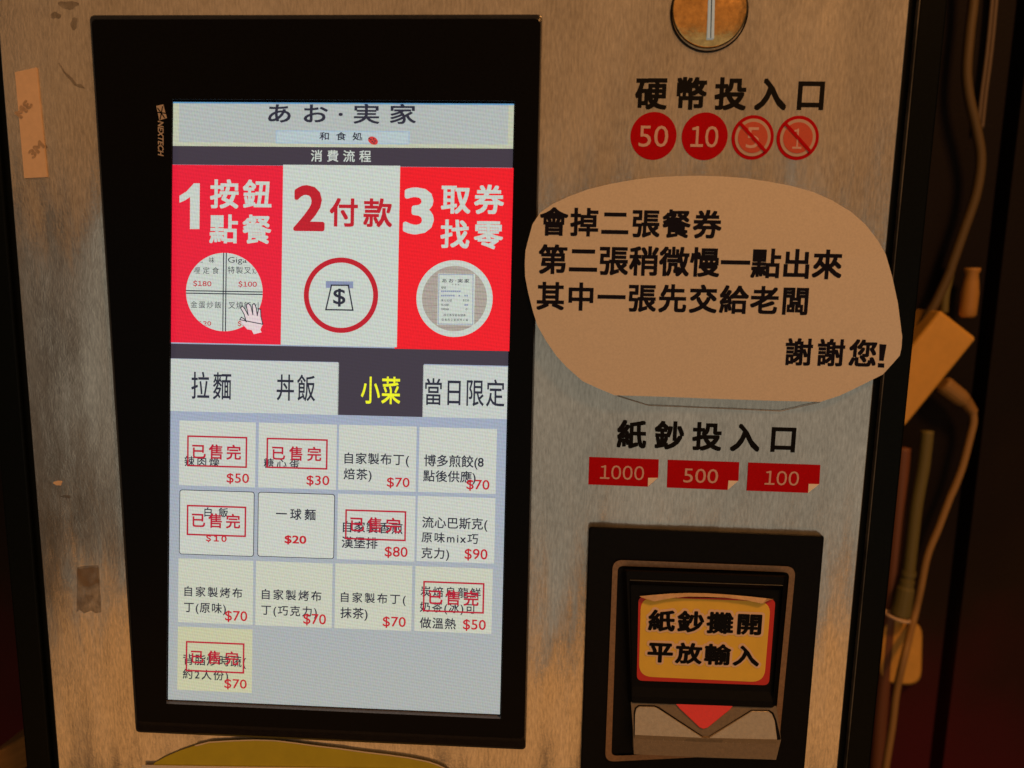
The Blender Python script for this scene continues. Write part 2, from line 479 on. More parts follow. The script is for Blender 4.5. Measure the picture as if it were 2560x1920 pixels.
# ------------------------------------------------------------------ the place behind the machine
WALL_Y = 0.36
def simple_box(name, a, b, M, parent=None, bevel=None):
    mb = MB()
    (x0, y0, z0), (x1, y1, z1) = a, b
    mb.loops([[(x0, y0, z0), (x1, y0, z0), (x1, y1, z0), (x0, y1, z0)], [(x0, y0, z1), (x1, y0, z1), (x1, y1, z1), (x0, y1, z1)]], M, cap0=True)
    return mb.build(name, parent, bevel=bevel)
FLOOR = mat('dark_floor', (0.06, 0.04, 0.03), 0.6, noise=0.3, nscale=6)
fl = simple_box('floor', (-4, -4, -0.05), (4, WALL_Y+0.1, 0), FLOOR); fl['kind'] = 'structure'
def wall_material():
    M = bpy.data.materials.new('dark_red_brown_wall'); M.use_nodes = True
    nt = M.node_tree; b = nt.nodes['Principled BSDF']; b.inputs['Roughness'].default_value = 0.7
    tc = nt.nodes.new('ShaderNodeTexCoord')
    n = nt.nodes.new('ShaderNodeTexNoise'); n.inputs['Scale'].default_value = 5; n.inputs['Detail'].default_value = 5
    nt.links.new(tc.outputs['Object'], n.inputs['Vector'])
    sp = nt.nodes.new('ShaderNodeSeparateXYZ'); nt.links.new(tc.outputs['Object'], sp.inputs[0])
    a = nt.nodes.new('ShaderNodeMath'); a.operation = 'MULTIPLY_ADD'; a.inputs[1].default_value = -0.35    # dim red light low on the wall, put into its colour
    nt.links.new(n.outputs['Fac'], a.inputs[0]); nt.links.new(sp.outputs['Z'], a.inputs[2])
    r = nt.nodes.new('ShaderNodeValToRGB')
    e = r.color_ramp.elements
    e[0].position, e[0].color = 0.62, (0.075, 0.008, 0.012, 1)
    e[1].position, e[1].color = 1.05, (0.010, 0.0065, 0.0060, 1)
    x = e.new(0.85); x.color = (0.020, 0.011, 0.006, 1)
    nt.links.new(a.outputs[0], r.inputs[0]); nt.links.new(r.outputs[0], b.inputs['Base Color'])
    b.inputs['Specular IOR Level'].default_value = 0.15
    n2 = nt.nodes.new('ShaderNodeTexNoise'); n2.inputs['Scale'].default_value = 300
    nt.links.new(tc.outputs['Object'], n2.inputs['Vector'])
    bp = nt.nodes.new('ShaderNodeBump'); bp.inputs['Strength'].default_value = 0.3; bp.inputs['Distance'].default_value = 0.002
    nt.links.new(n2.outputs['Fac'], bp.inputs['Height']); nt.links.new(bp.outputs[0], b.inputs['Normal'])
    return M
WALLM = wall_material()
seam = hit(z('R3', (740, 900)), WALL_Y).x
wb = MB()
for (x0, x1, y) in ((-4, seam-0.006, WALL_Y), (seam+0.006, 4, WALL_Y-0.006)):
    wb.loops([[(x0, y, 0), (x1, y, 0), (x1, WALL_Y+0.06, 0), (x0, WALL_Y+0.06, 0)], [(x0, y, 2.6), (x1, y, 2.6), (x1, WALL_Y+0.06, 2.6), (x0, WALL_Y+0.06, 2.6)]], WALLM, cap0=True)
wb.loops([[(seam-0.006, WALL_Y+0.02, 0), (seam+0.006, WALL_Y+0.02, 0), (seam+0.006, WALL_Y+0.05, 0), (seam-0.006, WALL_Y+0.05, 0)], [(seam-0.006, WALL_Y+0.02, 2.6), (seam+0.006, WALL_Y+0.02, 2.6), (seam+0.006, WALL_Y+0.05, 2.6), (seam-0.006, WALL_Y+0.05, 2.6)]], WALLM, cap0=True)
wall = wb.build('wall')
tag(wall, 'dark red-brown panelled wall behind the machine with a vertical seam', 'wall')

# ------------------------------------------------------------------ the ticket machine
machine = empty('ticket_machine', (0, 0.17, 0))
tag(machine, 'brushed steel meal ticket machine with lit touch screen, coin slot and banknote slot', 'ticket machine')
P0 = Plane(0.0)
xl, xr = hit((72, 1890), 0.003).x, hit((2184, 1790), 0.003).x
pl = (hit((2, 169)).x + hit((148, 1920)).x)/2
pr = (hit((2273, 0)).x + hit((2095, 1920)).x)/2
ZT, ZB = 1.62, 0.92
cab = MB()
def boxmb(mb, x0, x1, y0, y1, z0, z1, M):
    mb.loops([[(x0, y0, z0), (x1, y0, z0), (x1, y1, z0), (x0, y1, z0)], [(x0, y0, z1), (x1, y0, z1), (x1, y1, z1), (x0, y1, z1)]], M, cap0=True)
boxmb(cab, xl, xr, 0.002, 0.34, 0.0, 1.75, CABINET)
cab = cab.build('cabinet', machine, bevel=0.004)
TRIMM = mat('black_gloss_trim', (0.0025, 0.0033, 0.0025), 0.35, spec=0.08, noise=0.4, nscale=900)
tr = MB()
for (a, b) in ((xl+0.001, pl-0.004), (pr+0.0045, xr-0.001)):
    boxmb(tr, a, b, -0.0015, 0.0018, 0.02, 1.74, TRIMM)
tr.build('edge_trim', cab, bevel=0.0012)
wr = MB()  # pale strip: the edge highlight of the right trim, put into the colour
boxmb(wr, pr+0.0040, pr+0.0047, -0.0019, 0.0015, 0.02, 1.74, mat('edge_highlight', (0.075, 0.065, 0.05), 0.4, noise=0.9, nscale=40))
wr.build('trim_highlight', cab, bevel=0.0003)
fp = MB()
boxmb(fp, pl, pr, 0.0, 0.0018, ZB, ZT, STEEL)
panel = fp.build('front_panel', machine, bevel=0.0006)

# printed headings and coin / note badges (vinyl on the steel)
mb = MB(); text(mb, P0, '硬幣投入口', z('D', (605, 400)), z('D', (1580, 580)), INK, 0.0002, 0.03); tag(mb.build('lettering', panel), 'black coin slot heading', None)
mb = MB(); text(mb, P0, '紙鈔投入口', z('F', (403, 120)), z('F', (1490, 328)), INK, 0.0002, 0.03); tag(mb.build('lettering', panel), 'black banknote slot heading', None)
k = 1060/2212*D/F_PX*1.03
for s, c, tl, br in (('50', (696, 710), (622, 655), (770, 768)), ('10', (963, 712), (893, 658), (1030, 770))):
    mb = MB(); cc = P0.uv(z('D', c)); r = 0.5*(P0.uv(z('D', (c[0]+120, c[1])))[0]-P0.uv(z('D', (c[0]-120, c[1])))[0])
    mb.slab_uv(P0, circle(cc, r, ry=r*1.01), RED_VINYL, 0.0003)
    text(mb, P0, s, z('D', tl), z('D', br), PINK_VINYL, 0.00045, 0.012 if '1' in s else 0.0)
    tag(mb.build('coin_badge', panel), 'solid red %s badge' % s, None)
for s, c, tl, br in (('5', (1213, 718), (1182, 665), (1243, 775)), ('1', (1448, 720), (1425, 672), (1465, 778))):
    mb = MB(); cc = P0.uv(z('D', c)); r = 0.5*(P0.uv(z('D', (c[0]+110, c[1])))[0]-P0.uv(z('D', (c[0]-110, c[1])))[0])
    ry = 1.03
    mb.slab_uv(P0, circle(cc, r, ry=r*ry), RED_VINYL, 0.0003)
    mb.slab_uv(P0, circle(cc, r*0.845, ry=r*0.845*ry), mat('washed_vinyl', (0.56, 0.40, 0.33), 0.5), 0.0005)
    mb.slab_uv(P0, circle(cc, r*0.70, ry=r*0.70*ry), ORANGE_VINYL, 0.0007)
    text(mb, P0, s, z('D', tl), z('D', br), PINK_VINYL, 0.0008, 0.0)
    a = math.radians(-45); dx, dy = math.cos(a)*r*0.9, math.sin(a)*r*0.9; nx, ny = -math.sin(a)*r*0.075, math.cos(a)*r*0.075
    mb.slab_uv(P0, [(cc[0]-dx-nx, cc[1]-dy-ny), (cc[0]+dx-nx, cc[1]+dy-ny), (cc[0]+dx+nx, cc[1]+dy+ny), (cc[0]-dx+nx, cc[1]-dy+ny)], RED_VINYL, 0.0010)
    tag(mb.build('coin_badge', panel), 'crossed out %s badge' % s, None)
for s, q, cut, fold, tl, br in (
    ('1000', [(228, 350), (656, 365), (652, 477), (590, 532), (223, 518)], 0, [(590, 477), (650, 477), (588, 531)], (297, 398), (563, 492)),
    ('500', [(711, 367), (1150, 382), (1145, 494), (1080, 552), (705, 537)], 0, [(1083, 494), (1142, 496), (1078, 552)], (810, 418), (1017, 512)),
    ('100', [(1205, 384), (1648, 399), (1642, 513), (1572, 570), (1195, 556)], 0, [(1575, 514), (1640, 516), (1572, 570)], (1310, 432), (1512, 526))):
    mb = MB(); mb.slab(P0, z('F', *q), RED_VINYL, 0.0003)
    mb.slab(P0, z('F', *fold), FOLD, 0.0005)
    text(mb, P0, s, z('F', tl), z('F', br), PINK_VINYL, 0.00045, 0.006 if '1' in s else 0.0)
    tag(mb.build('banknote_badge', panel), 'red %s note badge' % s, None)

# old glue and scuffs on the steel
def blob(c, rx, ry, seed, n=26, jag=0.35):
    rnd = random.Random(seed); ph = [rnd.uniform(0, 6.28) for _ in range(4)]
    out = []
    for i in range(n):
        a = 2*math.pi*i/n
        r = 1 + jag*(0.5*math.sin(2*a+ph[0])+0.35*math.sin(3*a+ph[1])+0.3*math.sin(5*a+ph[2])) + rnd.uniform(-.08, .08)
        out.append((c[0]+rx*r*math.cos(a), c[1]+ry*r*math.sin(a)))
    return out
for i, (c, rx, ry, M) in enumerate((((405, 30), 48, 28, GLUE), ((330, 92), 26, 22, GLUE), ((438, 140), 20, 34, GLUE))):
    mb = MB(); mb.slab(P0, z('L1', *blob(c, rx, ry, i+3)), M, 0.00025); mb.build('glue_stain', panel)
mb = MB(); mb.slab(P0, z('L1', *[(345, 375), (352, 372), (385, 425), (425, 460), (455, 500), (480, 498), (505, 525), (470, 520), (440, 505), (420, 478), (378, 432)]), GLUE, 0.00025); mb.build('glue_stain', panel)
for i, (c, rx, ry, M) in enumerate((((345, 1440), 22, 16, TAPE), ((395, 1520), 26, 10, GLUE))):
    mb = MB(); mb.slab(P0, z('L2', *blob(c, rx, ry, i+13)), M, 0.00025); mb.build('glue_stain', panel)

# ---- monitor
mon = MB()
outer = [z('L1', (530, 90)), (1356, 36), z('I', (2040, 350)), z('I', (80, 262))]
def inset(q, l, t, r, b):
    return [(q[0][0]+l, q[0][1]+t), (q[1][0]-r, q[1][1]+t), (q[2][0]-r, q[2][1]-b), (q[3][0]+l, q[3][1]-b)]
front = inset(outer, 5, 11, 5, 27)
opening = [z('A', (76, 68)), z('A', (2134, 80)), z('C', (2048, 1003)), z('C', (40, 912))]
inner_lip = opening
SCR_D = -0.0035
mon.loops([rquad(outer, 0.003, -0.0002), rquad(outer, 0.003, -0.003), rquad(inset(outer, 1, 2, 1, 4), 0.003, -0.0045), rquad(inset(outer, 3.5, 9, 3.5, 20), 0.003, -0.0066), rquad(front, 0.003, -0.0070),
           rquad(opening, 0.0008, -0.0070), rquad(inset(opening, -1.5, -4, -1.5, 9.0), 0.0008, SCR_D+0.0004)], BEZEL, cap1=True,
          mats=[BEVELM]*3+[BEVELM, BEZEL, LEDGE])
monitor = mon.build('monitor', machine)
md = monitor.modifiers.new('bevel', 'BEVEL'); md.width = 0.0004; md.segments = 2; md.limit_method = 'ANGLE'
# bright hairline moulding round the opening
scr = [z('A', (80, 84)), z('A', (2128, 95)), z('C', (2043, 976)), z('C', (48, 886))]
S = Quad(scr, 0.194, 0.345, SCR_D)
Wd, Hd = 0.194, 0.345
zt, zb = S.pos(0, 0).z, S.pos(0, -Hd).z
BG = lcd('screen_background', (168, 173, 170), (156, 167, 188), zb+0.02, zb+0.20)
WHT = lcd('screen_white', (196, 204, 195)); BAR = lcd('screen_charcoal', (62, 56, 68), amp=0.03)
REDL = lcd('screen_red_left', (228, 30, 56)); REDR = lcd('screen_red_right', (236, 26, 40))
CREAM = lcd('screen_cream', (197, 201, 191)); CREAM2 = lcd('screen_cream_yellow', (196, 199, 181)); CREAM3 = lcd('screen_cream_deep', (194, 194, 160))
DK = lcd('screen_dark_text', (38, 42, 58)); STAMP = lcd('screen_stamp_red', (178, 26, 52)); PRICE = lcd('screen_price_red', (186, 28, 44))
YEL = lcd('screen_yellow', (238, 240, 40)); HEAD = lcd('screen_header', (174, 181, 178)); HEAD2 = lcd('screen_header_box', (178, 193, 196))
HEDGE = lcd('screen_header_edge', (188, 192, 168)); BLUE = lcd('screen_pale_blue', (160, 182, 200)); SLOT = lcd('screen_slot_blue', (132, 142, 172))
BEETLE = lcd('screen_beetle', (200, 60, 56)); SKIN = lcd('screen_hand', (222, 204, 206)); WOOD = lcd('screen_wood', (168, 158, 148), amp=0.09); WOODL = lcd('screen_wood_line', (140, 128, 118))
H1, H2, H3, H4, H5 = 0.00006, 0.00012, 0.00018, 0.00024, 0.0003
def srect(mb, k, tl, br, M, h): mb.sheet_uv(S, rect(S, z(k, tl), z(k, br)), M, h)
def spoly(mb, k, pts, M, h): mb.sheet_uv(S, [S.uv(p) for p in z(k, *pts)], M, h)
def st(mb, k, s, tl, br, M, h=H2, bold=0.0, **kw): text(mb, S, s, z(k, tl), z(k, br), M, h, bold, **kw)

mb = MB(); mb.sheet_uv(S, [(0, 0), (0, -Hd), (Wd, -Hd), (Wd, 0)], BG, 0)
# charcoal bands of the layout and the pale edge of the glass
yb0 = S.uv(z('A', (80, 348)))[1]; yb1 = S.uv(z('A', (78, 460)))[1]
mb.sheet_uv(S, [(0, yb1), (Wd, yb1), (Wd, yb0), (0, yb0)], BAR, H1)
st(mb, 'A', '消費流程', (908, 372), (1268, 446), WHT, H2, 0.012)
yc0 = S.uv(z('A', (65, 1536)))[1]; yc1 = S.uv(z('B', (62, 86)))[1]
mb.sheet_uv(S, [(0, yc1), (Wd, yc1), (Wd, yc0), (0, yc0)], BAR, H1)
disp = mb.build('display', monitor, normals=False)

mb = MB(); mb.sheet_uv(S, [(0, yb0), (Wd, yb0), (Wd, 0), (0, 0)], HEDGE, H1)
mb.sheet_uv(S, [(0.0035, yb0+0.0022), (Wd-0.0030, yb0+0.0022), (Wd-0.0030, 0), (0.0035, 0)], HEAD, H2)
mb.sheet_uv(S, [(0.0, -0.0008), (Wd, -0.0008), (Wd, 0), (0.0, 0)], lcd('screen_blue_edge', (96, 150, 190)), H3)
r = rect(S, z('A', (697, 254)), z('A', (1500, 340)))
mb.sheet_uv(S, r, HEAD2, H3); rect_ring(mb, S, r, 0.0006, BLUE, H4)
st(mb, 'A', 'あお·実家', (652, 92), (1538, 218), DK, H4, 0.016, aspect=1.35)
st(mb, 'A', '和食処', (960, 265), (1218, 316), DK, H5, 0.015, aspect=1.25)
c = S.uv(z('A', (1281, 317))); 
e = [(c[0]+0.0030*math.cos(a)*math.cos(-.5)-0.0021*math.sin(a)*math.sin(-.5), c[1]+0.0030*math.cos(a)*math.sin(-.5)+0.0021*math.sin(a)*math.cos(-.5)) for a in [i*math.pi/12 for i in range(24)]]
mb.sheet_uv(S, e, BEETLE, H5)
for dx, dy in ((-.0012, .0006), (.0004, .0010), (.0012, -.0002), (-.0004, -.0006), (.0006, -.0013), (-.0022, .0012)):
    mb.sheet_uv(S, circle((c[0]+dx, c[1]+dy), .00042, 10), DK, H5+H1)
mb.build('header_banner', monitor, normals=False)

# step panels
mb = MB(); srect(mb, 'A', (76, 461), (738, 1543), REDL, H2)
spoly(mb, 'A', [(205, 573), (240, 573), (238, 848), (181, 848), (182, 655), (152, 675), (118, 690), (118, 648), (160, 622)], WHT, H3)
st(mb, 'A', '按鈕', (303, 548), (670, 728), WHT, H3, 0.022)
st(mb, 'A', '點餐', (298, 758), (668, 938), WHT, H3, 0.022)
c = S.uv(z('A', (387, 1227))); rr = S.uv(z('A', (618, 1227)))[0]-c[0]
mb.sheet_uv(S, circle(c, rr), WHT, H3)
inside = lambda q: all((p[0]-c[0])**2+(p[1]-c[1])**2 < (rr*.995)**2 for p in q)
for x in (381, 397):
    u, _ = S.uv(z('A', (x, 1227))); dy = math.sqrt(rr*rr-(u-c[0])**2)
    mb.sheet_uv(S, [(u-.0003, c[1]-dy), (u+.0003, c[1]-dy), (u+.0003, c[1]+dy), (u-.0003, c[1]+dy)], DK, H4)
for y in (1222, 1237):
    _, v = S.uv(z('A', (387, y))); dx = math.sqrt(rr*rr-(v-c[1])**2)
    mb.sheet_uv(S, [(c[0]-dx, v-.0003), (c[0]+dx, v-.0003), (c[0]+dx, v+.0003), (c[0]-dx, v+.0003)], DK, H4)
for s, tl, br, M in (('こ味', (235, 1016), (328, 1052), DK), ('哩定食', (205, 1075), (355, 1118), DK), ('$180', (200, 1155), (310, 1196), PRICE),
                     ('Giga', (410, 1016), (522, 1062), DK), ('特製叉燒', (408, 1072), (598, 1118), DK), ('$100', (472, 1158), (583, 1200), PRICE),
                     ('金蛋炒飯', (185, 1280), (370, 1325), DK), ('叉燒飯(小', (412, 1283), (612, 1330), DK), ('$120', (208, 1396), (308, 1432), PRICE), ('$150', (468, 1398), (575, 1436), PRICE)):
    st(mb, 'A', s, tl, br, M, H4, 0.02 if M is PRICE else 0.0, clip=inside)
hand = [(482, 1392), (490, 1378), (508, 1388), (520, 1405), (508, 1362), (486, 1322), (497, 1310), (512, 1328), (532, 1366), (520, 1306), (532, 1293), (548, 1312), (560, 1362), (556, 1304), (568, 1295), (580, 1322), (586, 1368), (594, 1326), (606, 1332), (608, 1372), (619, 1420), (604, 1452), (612, 1468), (565, 1480), (552, 1455), (525, 1450), (503, 1425)]
def poly_outline(mb, k, pts, w, M, h):
    q = [Vector(S.uv(p)) for p in z(k, *pts)]
    for i in range(len(q)):
        a, b = q[i], q[(i+1) % len(q)]
        d = (b-a); 
        if d.length < 1e-7: continue
        d.normalize(); n = Vector((-d.y, d.x))*w; a2, b2 = a-d*w, b+d*w
        mb.face([S.pos(*(a2-n), h), S.pos(*(b2-n), h), S.pos(*(b2+n), h), S.pos(*(a2+n), h)], M)
spoly(mb, 'A', hand, SKIN, H5); poly_outline(mb, 'A', hand[:-6], 0.00025, DK, H5+H1)
tag(mb.build('step_panel', monitor, normals=False), 'red step 1 panel', None)

mb = MB(); srect(mb, 'A', (741, 461), (1424, 1558), WHT, H3)
st(mb, 'A', '2', (805, 583), (990, 862), PRICE, H4, 0.032)
st(mb, 'A', '付款', (1022, 660), (1395, 838), PRICE, H4, 0.022)
c = S.uv(z('A', (1088, 1246))); ro = S.uv(z('A', (1312, 1246)))[0]-c[0]; ring(mb, S, c, ro*0.865, ro, PRICE, H4)
srect(mb, 'A', (998, 1160), (1162, 1204), SLOT, H4)
spoly(mb, 'A', [(1032, 1185), (1133, 1186), (1160, 1335), (998, 1332)], WHT, H5)
poly_outline(mb, 'A', [(1032, 1185), (1133, 1186), (1160, 1335), (998, 1332)], 0.0004, DK, H5+H1)
st(mb, 'A', '$', (1043, 1205), (1115, 1315), DK, H5+H1, 0.01)
tag(mb.build('step_panel', monitor, normals=False), 'white step 2 panel', None)

mb = MB(); srect(mb, 'A', (1430, 474), (2106, 1582), REDR, H2)
st(mb, 'A', '3', (1465, 597), (1645, 882), WHT, H3, 0.032)
st(mb, 'A', '取券', (1692, 578), (2066, 760), WHT, H3, 0.024)
st(mb, 'A', '找零', (1688, 790), (2060, 970), WHT, H3, 0.022)
c = S.uv(z('A', (1770, 1266))); ro = S.uv(z('A', (2000, 1266)))[0]-c[0]; ri = ro*0.85
mb.sheet_uv(S, circle(c, ro), WHT, H3); mb.sheet_uv(S, circle(c, ri), WOOD, H4)
for i in range(-4, 5):
    v = c[1] + i*ri*0.22
    if abs(v-c[1]) > ri*.95: continue
    dx = math.sqrt(ri*ri-(v-c[1])**2); mb.sheet_uv(S, [(c[0]-dx, v-.00012), (c[0]+dx, v-.00012), (c[0]+dx, v+.00012), (c[0]-dx, v+.00012)], WOODL, H4+H1/2)
srect(mb, 'A', (1672, 1115), (1888, 1427), WHT, H5)
poly_outline(mb, 'A', [(1678, 1121), (1882, 1122), (1880, 1420), (1672, 1418)], 0.00018, SLOT, H5+H1)
st(mb, 'A', 'あお·実家', (1697, 1145), (1860, 1172), DK, H5+H1, 0.01, aspect=1.3)
st(mb, 'A', '和食処', (1755, 1176), (1800, 1186), DK, H5+H1)
for s, tl, br in (('單號', (1690, 1192), (1720, 1208)), ('應付金額', (1690, 1268), (1755, 1284)), ('$220', (1822, 1269), (1858, 1284)), ('收入金額', (1690, 1295), (1738, 1310)),
                  ('找零金額', (1690, 1322), (1736, 1336)), ('0', (1838, 1324), (1848, 1336)), ('請妥善保管收據券', (1705, 1356), (1838, 1374)), ('取餐時交還服務人員', (1693, 1384), (1852, 1402))):
    st(mb, 'A', s, tl, br, DK, H5+H1)
for x0, x1, y in ((1690, 1775, 1248), (1795, 1808, 1248), (1830, 1856, 1248), (1690, 1812, 1222), (1830, 1856, 1304)):
    for q in range(int((x1-x0)/12)): srect(mb, 'A', (x0+q*12, y-5), (x0+q*12+9, y+5), SLOT, H5+H1)
tag(mb.build('step_panel', monitor, normals=False), 'red step 3 panel', None)

# category tabs
TAB = lcd('screen_tab', (193, 199, 193))
for s, q, tl, br, act in (('拉麵', ((58, 88), (562, 415)), (190, 165), (428, 335), 0), ('丼飯', ((562, 100), (1071, 427)), (703, 180), (932, 345), 0),
                          ('小菜', ((1071, 60), (1581, 439)), (1210, 192), (1443, 363), 1), ('當日限定', ((1583, 126), (2090, 451)), (1595, 203), (2070, 378), 0)):
    mb = MB(); r = rect(S, z('B', q[0]), z('B', q[1]))
    if s == '拉麵': r = [(0, r[0][1]), r[1], r[2], (0, r[2][1])]
    if s == '當日限定': r = [r[0], (Wd, r[1][1]), (Wd, r[2][1]), r[3]]
    mb.sheet_uv(S, r, BAR if act else TAB, H2)
    st(mb, 'B', s, tl, br, YEL if act else DK, H3, 0.012 if act else 0.008, aspect=0.68)
    tag(mb.build('menu_tab', monitor, normals=False), 'selected charcoal tab with yellow writing' if act else None, None)

# menu buttons
def button(k, q, lines, price, stamp=None, M=CREAM, outlined=False, label=None):
    mb = MB(); r = rect(S, z(k, q[0]), z(k, q[1]))
    if outlined:
        mb.sheet_uv(S, rrect(r, 0.0016), DK, H1)
        i = [(r[0][0]+.0004, r[0][1]+.0004), 0, (r[2][0]-.0004, r[2][1]-.0004)]
        mb.sheet_uv(S, rrect(i, 0.0013), M, H2)
    else: mb.sheet_uv(S, r, M, H2)
    for s, tl, br in lines: st(mb, k, s, tl, br, DK, H3, 0.012 if not outlined else 0.014)
    st(mb, k, price[0], price[1], price[2], PRICE, H4, 0.04 if '1' in price[0] else 0.022 if outlined else 0.008)
    if stamp:
        rect_ring(mb, S, rect(S, z(k, stamp[0]), z(k, stamp[1])), 0.00095, STAMP, H5)
        st(mb, k, '已售完', stamp[2], stamp[3], STAMP, H5, 0.02)
    o = mb.build('menu_button', monitor, normals=False)
    if label: o['label'] = label
button('B', ((118, 459), (572, 862)), [('辣肉燥', (148, 672), (358, 740))], ('$50', (402, 775), (536, 845)), ((165, 548), (524, 745), (195, 598), (488, 697)))
button('B', ((595, 472), (1058, 876)), [('糖心蛋', (625, 685), (838, 752))], ('$30', (882, 788), (1018, 858)), ((642, 562), (1007, 755), (675, 610), (970, 705)))
button('B', ((1077, 484), (1536, 889)), [('自家製布丁(', (1110, 650), (1497, 730)), ('焙茶)', (1105, 745), (1272, 818))], ('$70', (1365, 800), (1500, 870)))
button('B', ((1560, 498), (2017, 902)), [('博多煎餃(8', (1588, 662), (1945, 745)), ('點後供應)', (1583, 755), (1897, 835))], ('$70', (1843, 813), (1980, 885)))
button('B', ((118, 874), (564, 1279)), [('白飯', (268, 980), (410, 1042))], ('$10', (277, 1142), (402, 1194)), ((163, 965), (518, 1160), (193, 1012), (483, 1110)), outlined=True, label='button with a dark outline')
button('B', ((590, 888), (1046, 1293)), [('一球麵', (698, 985), (936, 1060))], ('$20', (750, 1148), (880, 1208)), outlined=True, label='button with a dark outline')
button('B', ((1070, 899), (1529, 1308)), [('自家製香煎', (1100, 1062), (1458, 1143)), ('漢堡排', (1093, 1155), (1308, 1232))], ('$80', (1352, 1215), (1488, 1290)), ((1115, 992), (1478, 1185), (1145, 1035), (1447, 1137)))
button('B', ((1550, 912), (2008, 1320)), [('流心巴斯克(', (1577, 1035), (1968, 1118)), ('原味mix巧', (1573, 1128), (1912, 1203)), ('克力)', (1572, 1220), (1738, 1293))], ('$90', (1832, 1228), (1968, 1305)))
button('C', ((112, 37), (557, 438)), [('自家製烤布', (148, 203), (495, 278)), ('丁(原味)', (145, 298), (397, 370))], ('$70', (392, 350), (525, 425)), M=CREAM2)
button('C', ((578, 53), (1032, 457)), [('自家製烤布', (613, 220), (970, 297)), ('丁(巧克力)', (610, 315), (943, 390))], ('$70', (863, 368), (998, 445)), M=CREAM2)
button('C', ((1055, 67), (1510, 475)), [('自家製布丁(', (1088, 238), (1477, 315)), ('抹茶)', (1085, 330), (1248, 403))], ('$70', (1340, 385), (1477, 460)), M=CREAM2)
button('C', ((1536, 84), (1992, 492)), [('炭焙烏龍鮮', (1567, 203), (1928, 280)), ('奶茶(冰)可', (1563, 297), (1897, 372)), ('做溫熱', (1562, 390), (1778, 465))], ('$50', (1822, 402), (1958, 478)), ((1583, 172), (1947, 370), (1615, 222), (1915, 325)), M=CREAM2)
button('C', ((108, 447), (552, 847)), [('背脂炒時蔬(', (140, 610), (517, 692)), ('約2人份)', (138, 700), (410, 773))], ('$70', (388, 760), (522, 830)), ((157, 533), (507, 730), (188, 585), (473, 680)), M=CREAM3)

# maker's lettering printed sideways on the bezel
PF = Plane(-0.0070); GOLD = mat('grey_print', (0.52, 0.42, 0.34), 0.5)
mb = MB(); text_on(mb, PF, 'NEXTECH', z('L1', (936, 716)), z('L1', (936, 924)), z('L1', (970, 718)), GOLD, 0.0001, 0.02, 0.2)
mb.slab(PF, z('L1', (927, 628), (968, 619), (990, 700), (945, 713)), GOLD, 0.0002, 0.0001)
for a, b in (((935, 640), (978, 700)), ((965, 630), (950, 708)), ((930, 665), (985, 672))):
    (ax, ay), (bx, by) = a, b; l = math.hypot(bx-ax, by-ay); nx, ny = -(by-ay)/l*3, (bx-ax)/l*3
    mb.slab(PF, z('L1', (ax-nx, ay-ny), (bx-nx, by-ny), (bx+nx, by+ny), (ax+nx, ay+ny)), BEZEL, 0.0003, 0.00005)
mb.build('maker_lettering', monitor)

# ---- coin slot
cc = P0.uv((1776, 20)); r = 0.5*(P0.uv((1870.5, 20))[0]-P0.uv((1681, 20))[0])
mb = MB()
c2 = (cc[0]-0.0006, cc[1]-0.0020)  # black ring shifted down and left, standing in for the disc's shadow crescent
mb.loops([[P0.pos(*p, 0.0001) for p in circle(c2, r*1.03)], [P0.pos(*p, 0.0012) for p in circle(c2, r*1.025)], [P0.pos(*p, 0.0012) for p in circle(c2, r*0.99)]], BLACK, cap1=False)
coin = MB()
PC = Plane(-0.003)
cc3 = PC.uv((1776, 20)); r3 = 0.5*(PC.uv((1870, 20))[0]-PC.uv((1682, 20))[0])
rings = [[P0.pos(*p, 0.0) for p in circle(cc3, r3, 96)], [P0.pos(*p, 0.0019) for p in circle(cc3, r3, 96)]]
for q_ in (0.985, 0.96, 0.9, 0.8, 0.65, 0.5, 0.35, 0.2, 0.08):          # a slightly domed disc
    rings.append([P0.pos(*p, 0.0022 + 0.0024*(1-q_*q_)) for p in circle(cc3, r3*q_, 96)])
coin.loops(rings, COPPER)
slot = coin.build('coin_slot', machine, smooth=True)
mb.build('shadow_collar', slot)
mb = MB(); LED = mat('lit_slot', (0.35, 0.40, 0.42), 0.35)
nb = LED.node_tree.nodes['Principled BSDF']; nb.inputs['Emission Color'].default_value = (*srgb((120, 132, 128)), 1); nb.inputs['Emission Strength'].default_value = 0.7
mb.slab(PC, z('D', (980, -60), (1014, -60), (1008, 208), (972, 209)), LED, 0.0022, 0.0026)
so = mb.build('slot_insert', slot, bevel=0.0003)
mb = MB(); mb.slab(PC, z('D', (994, -60), (999, -60), (992, 205), (988, 205)), BLACK, 0.0024, 0.0001); mb.build('slot_gap', slot)

# ---- banknote acceptor
PA = -0.005
acc = MB()
ao = z('G', (140, 43), (1714, 103), (1560, 1900), (76, 1900))
acc.loops([rquad(ao, 0.0022, -0.0001), rquad(ao, 0.0022, -0.0040), rquad(inset(ao, 3, 3, 3, 3), 0.002, PA)], BLACK)
acceptor = acc.build('banknote_acceptor', machine, bevel=0.0004)
PAs = Plane(PA)
mb = MB()
t_out = z('G', (300, 266), (1524, 312), (1405, 1560), (248, 1618)); t_in = z('G', (333, 306), (1482, 350), (1370, 1540), (290, 1578))
mb.loops([rquad(t_out, 0.006, PA-0.0001, 8), rquad(t_out, 0.006, PA-0.0012, 8), rquad(t_in, 0.0035, PA-0.0012, 8), rquad(t_in, 0.0035, PA+0.0005, 8)], BRONZE, cap1=False)
mb.build('trim', acceptor)
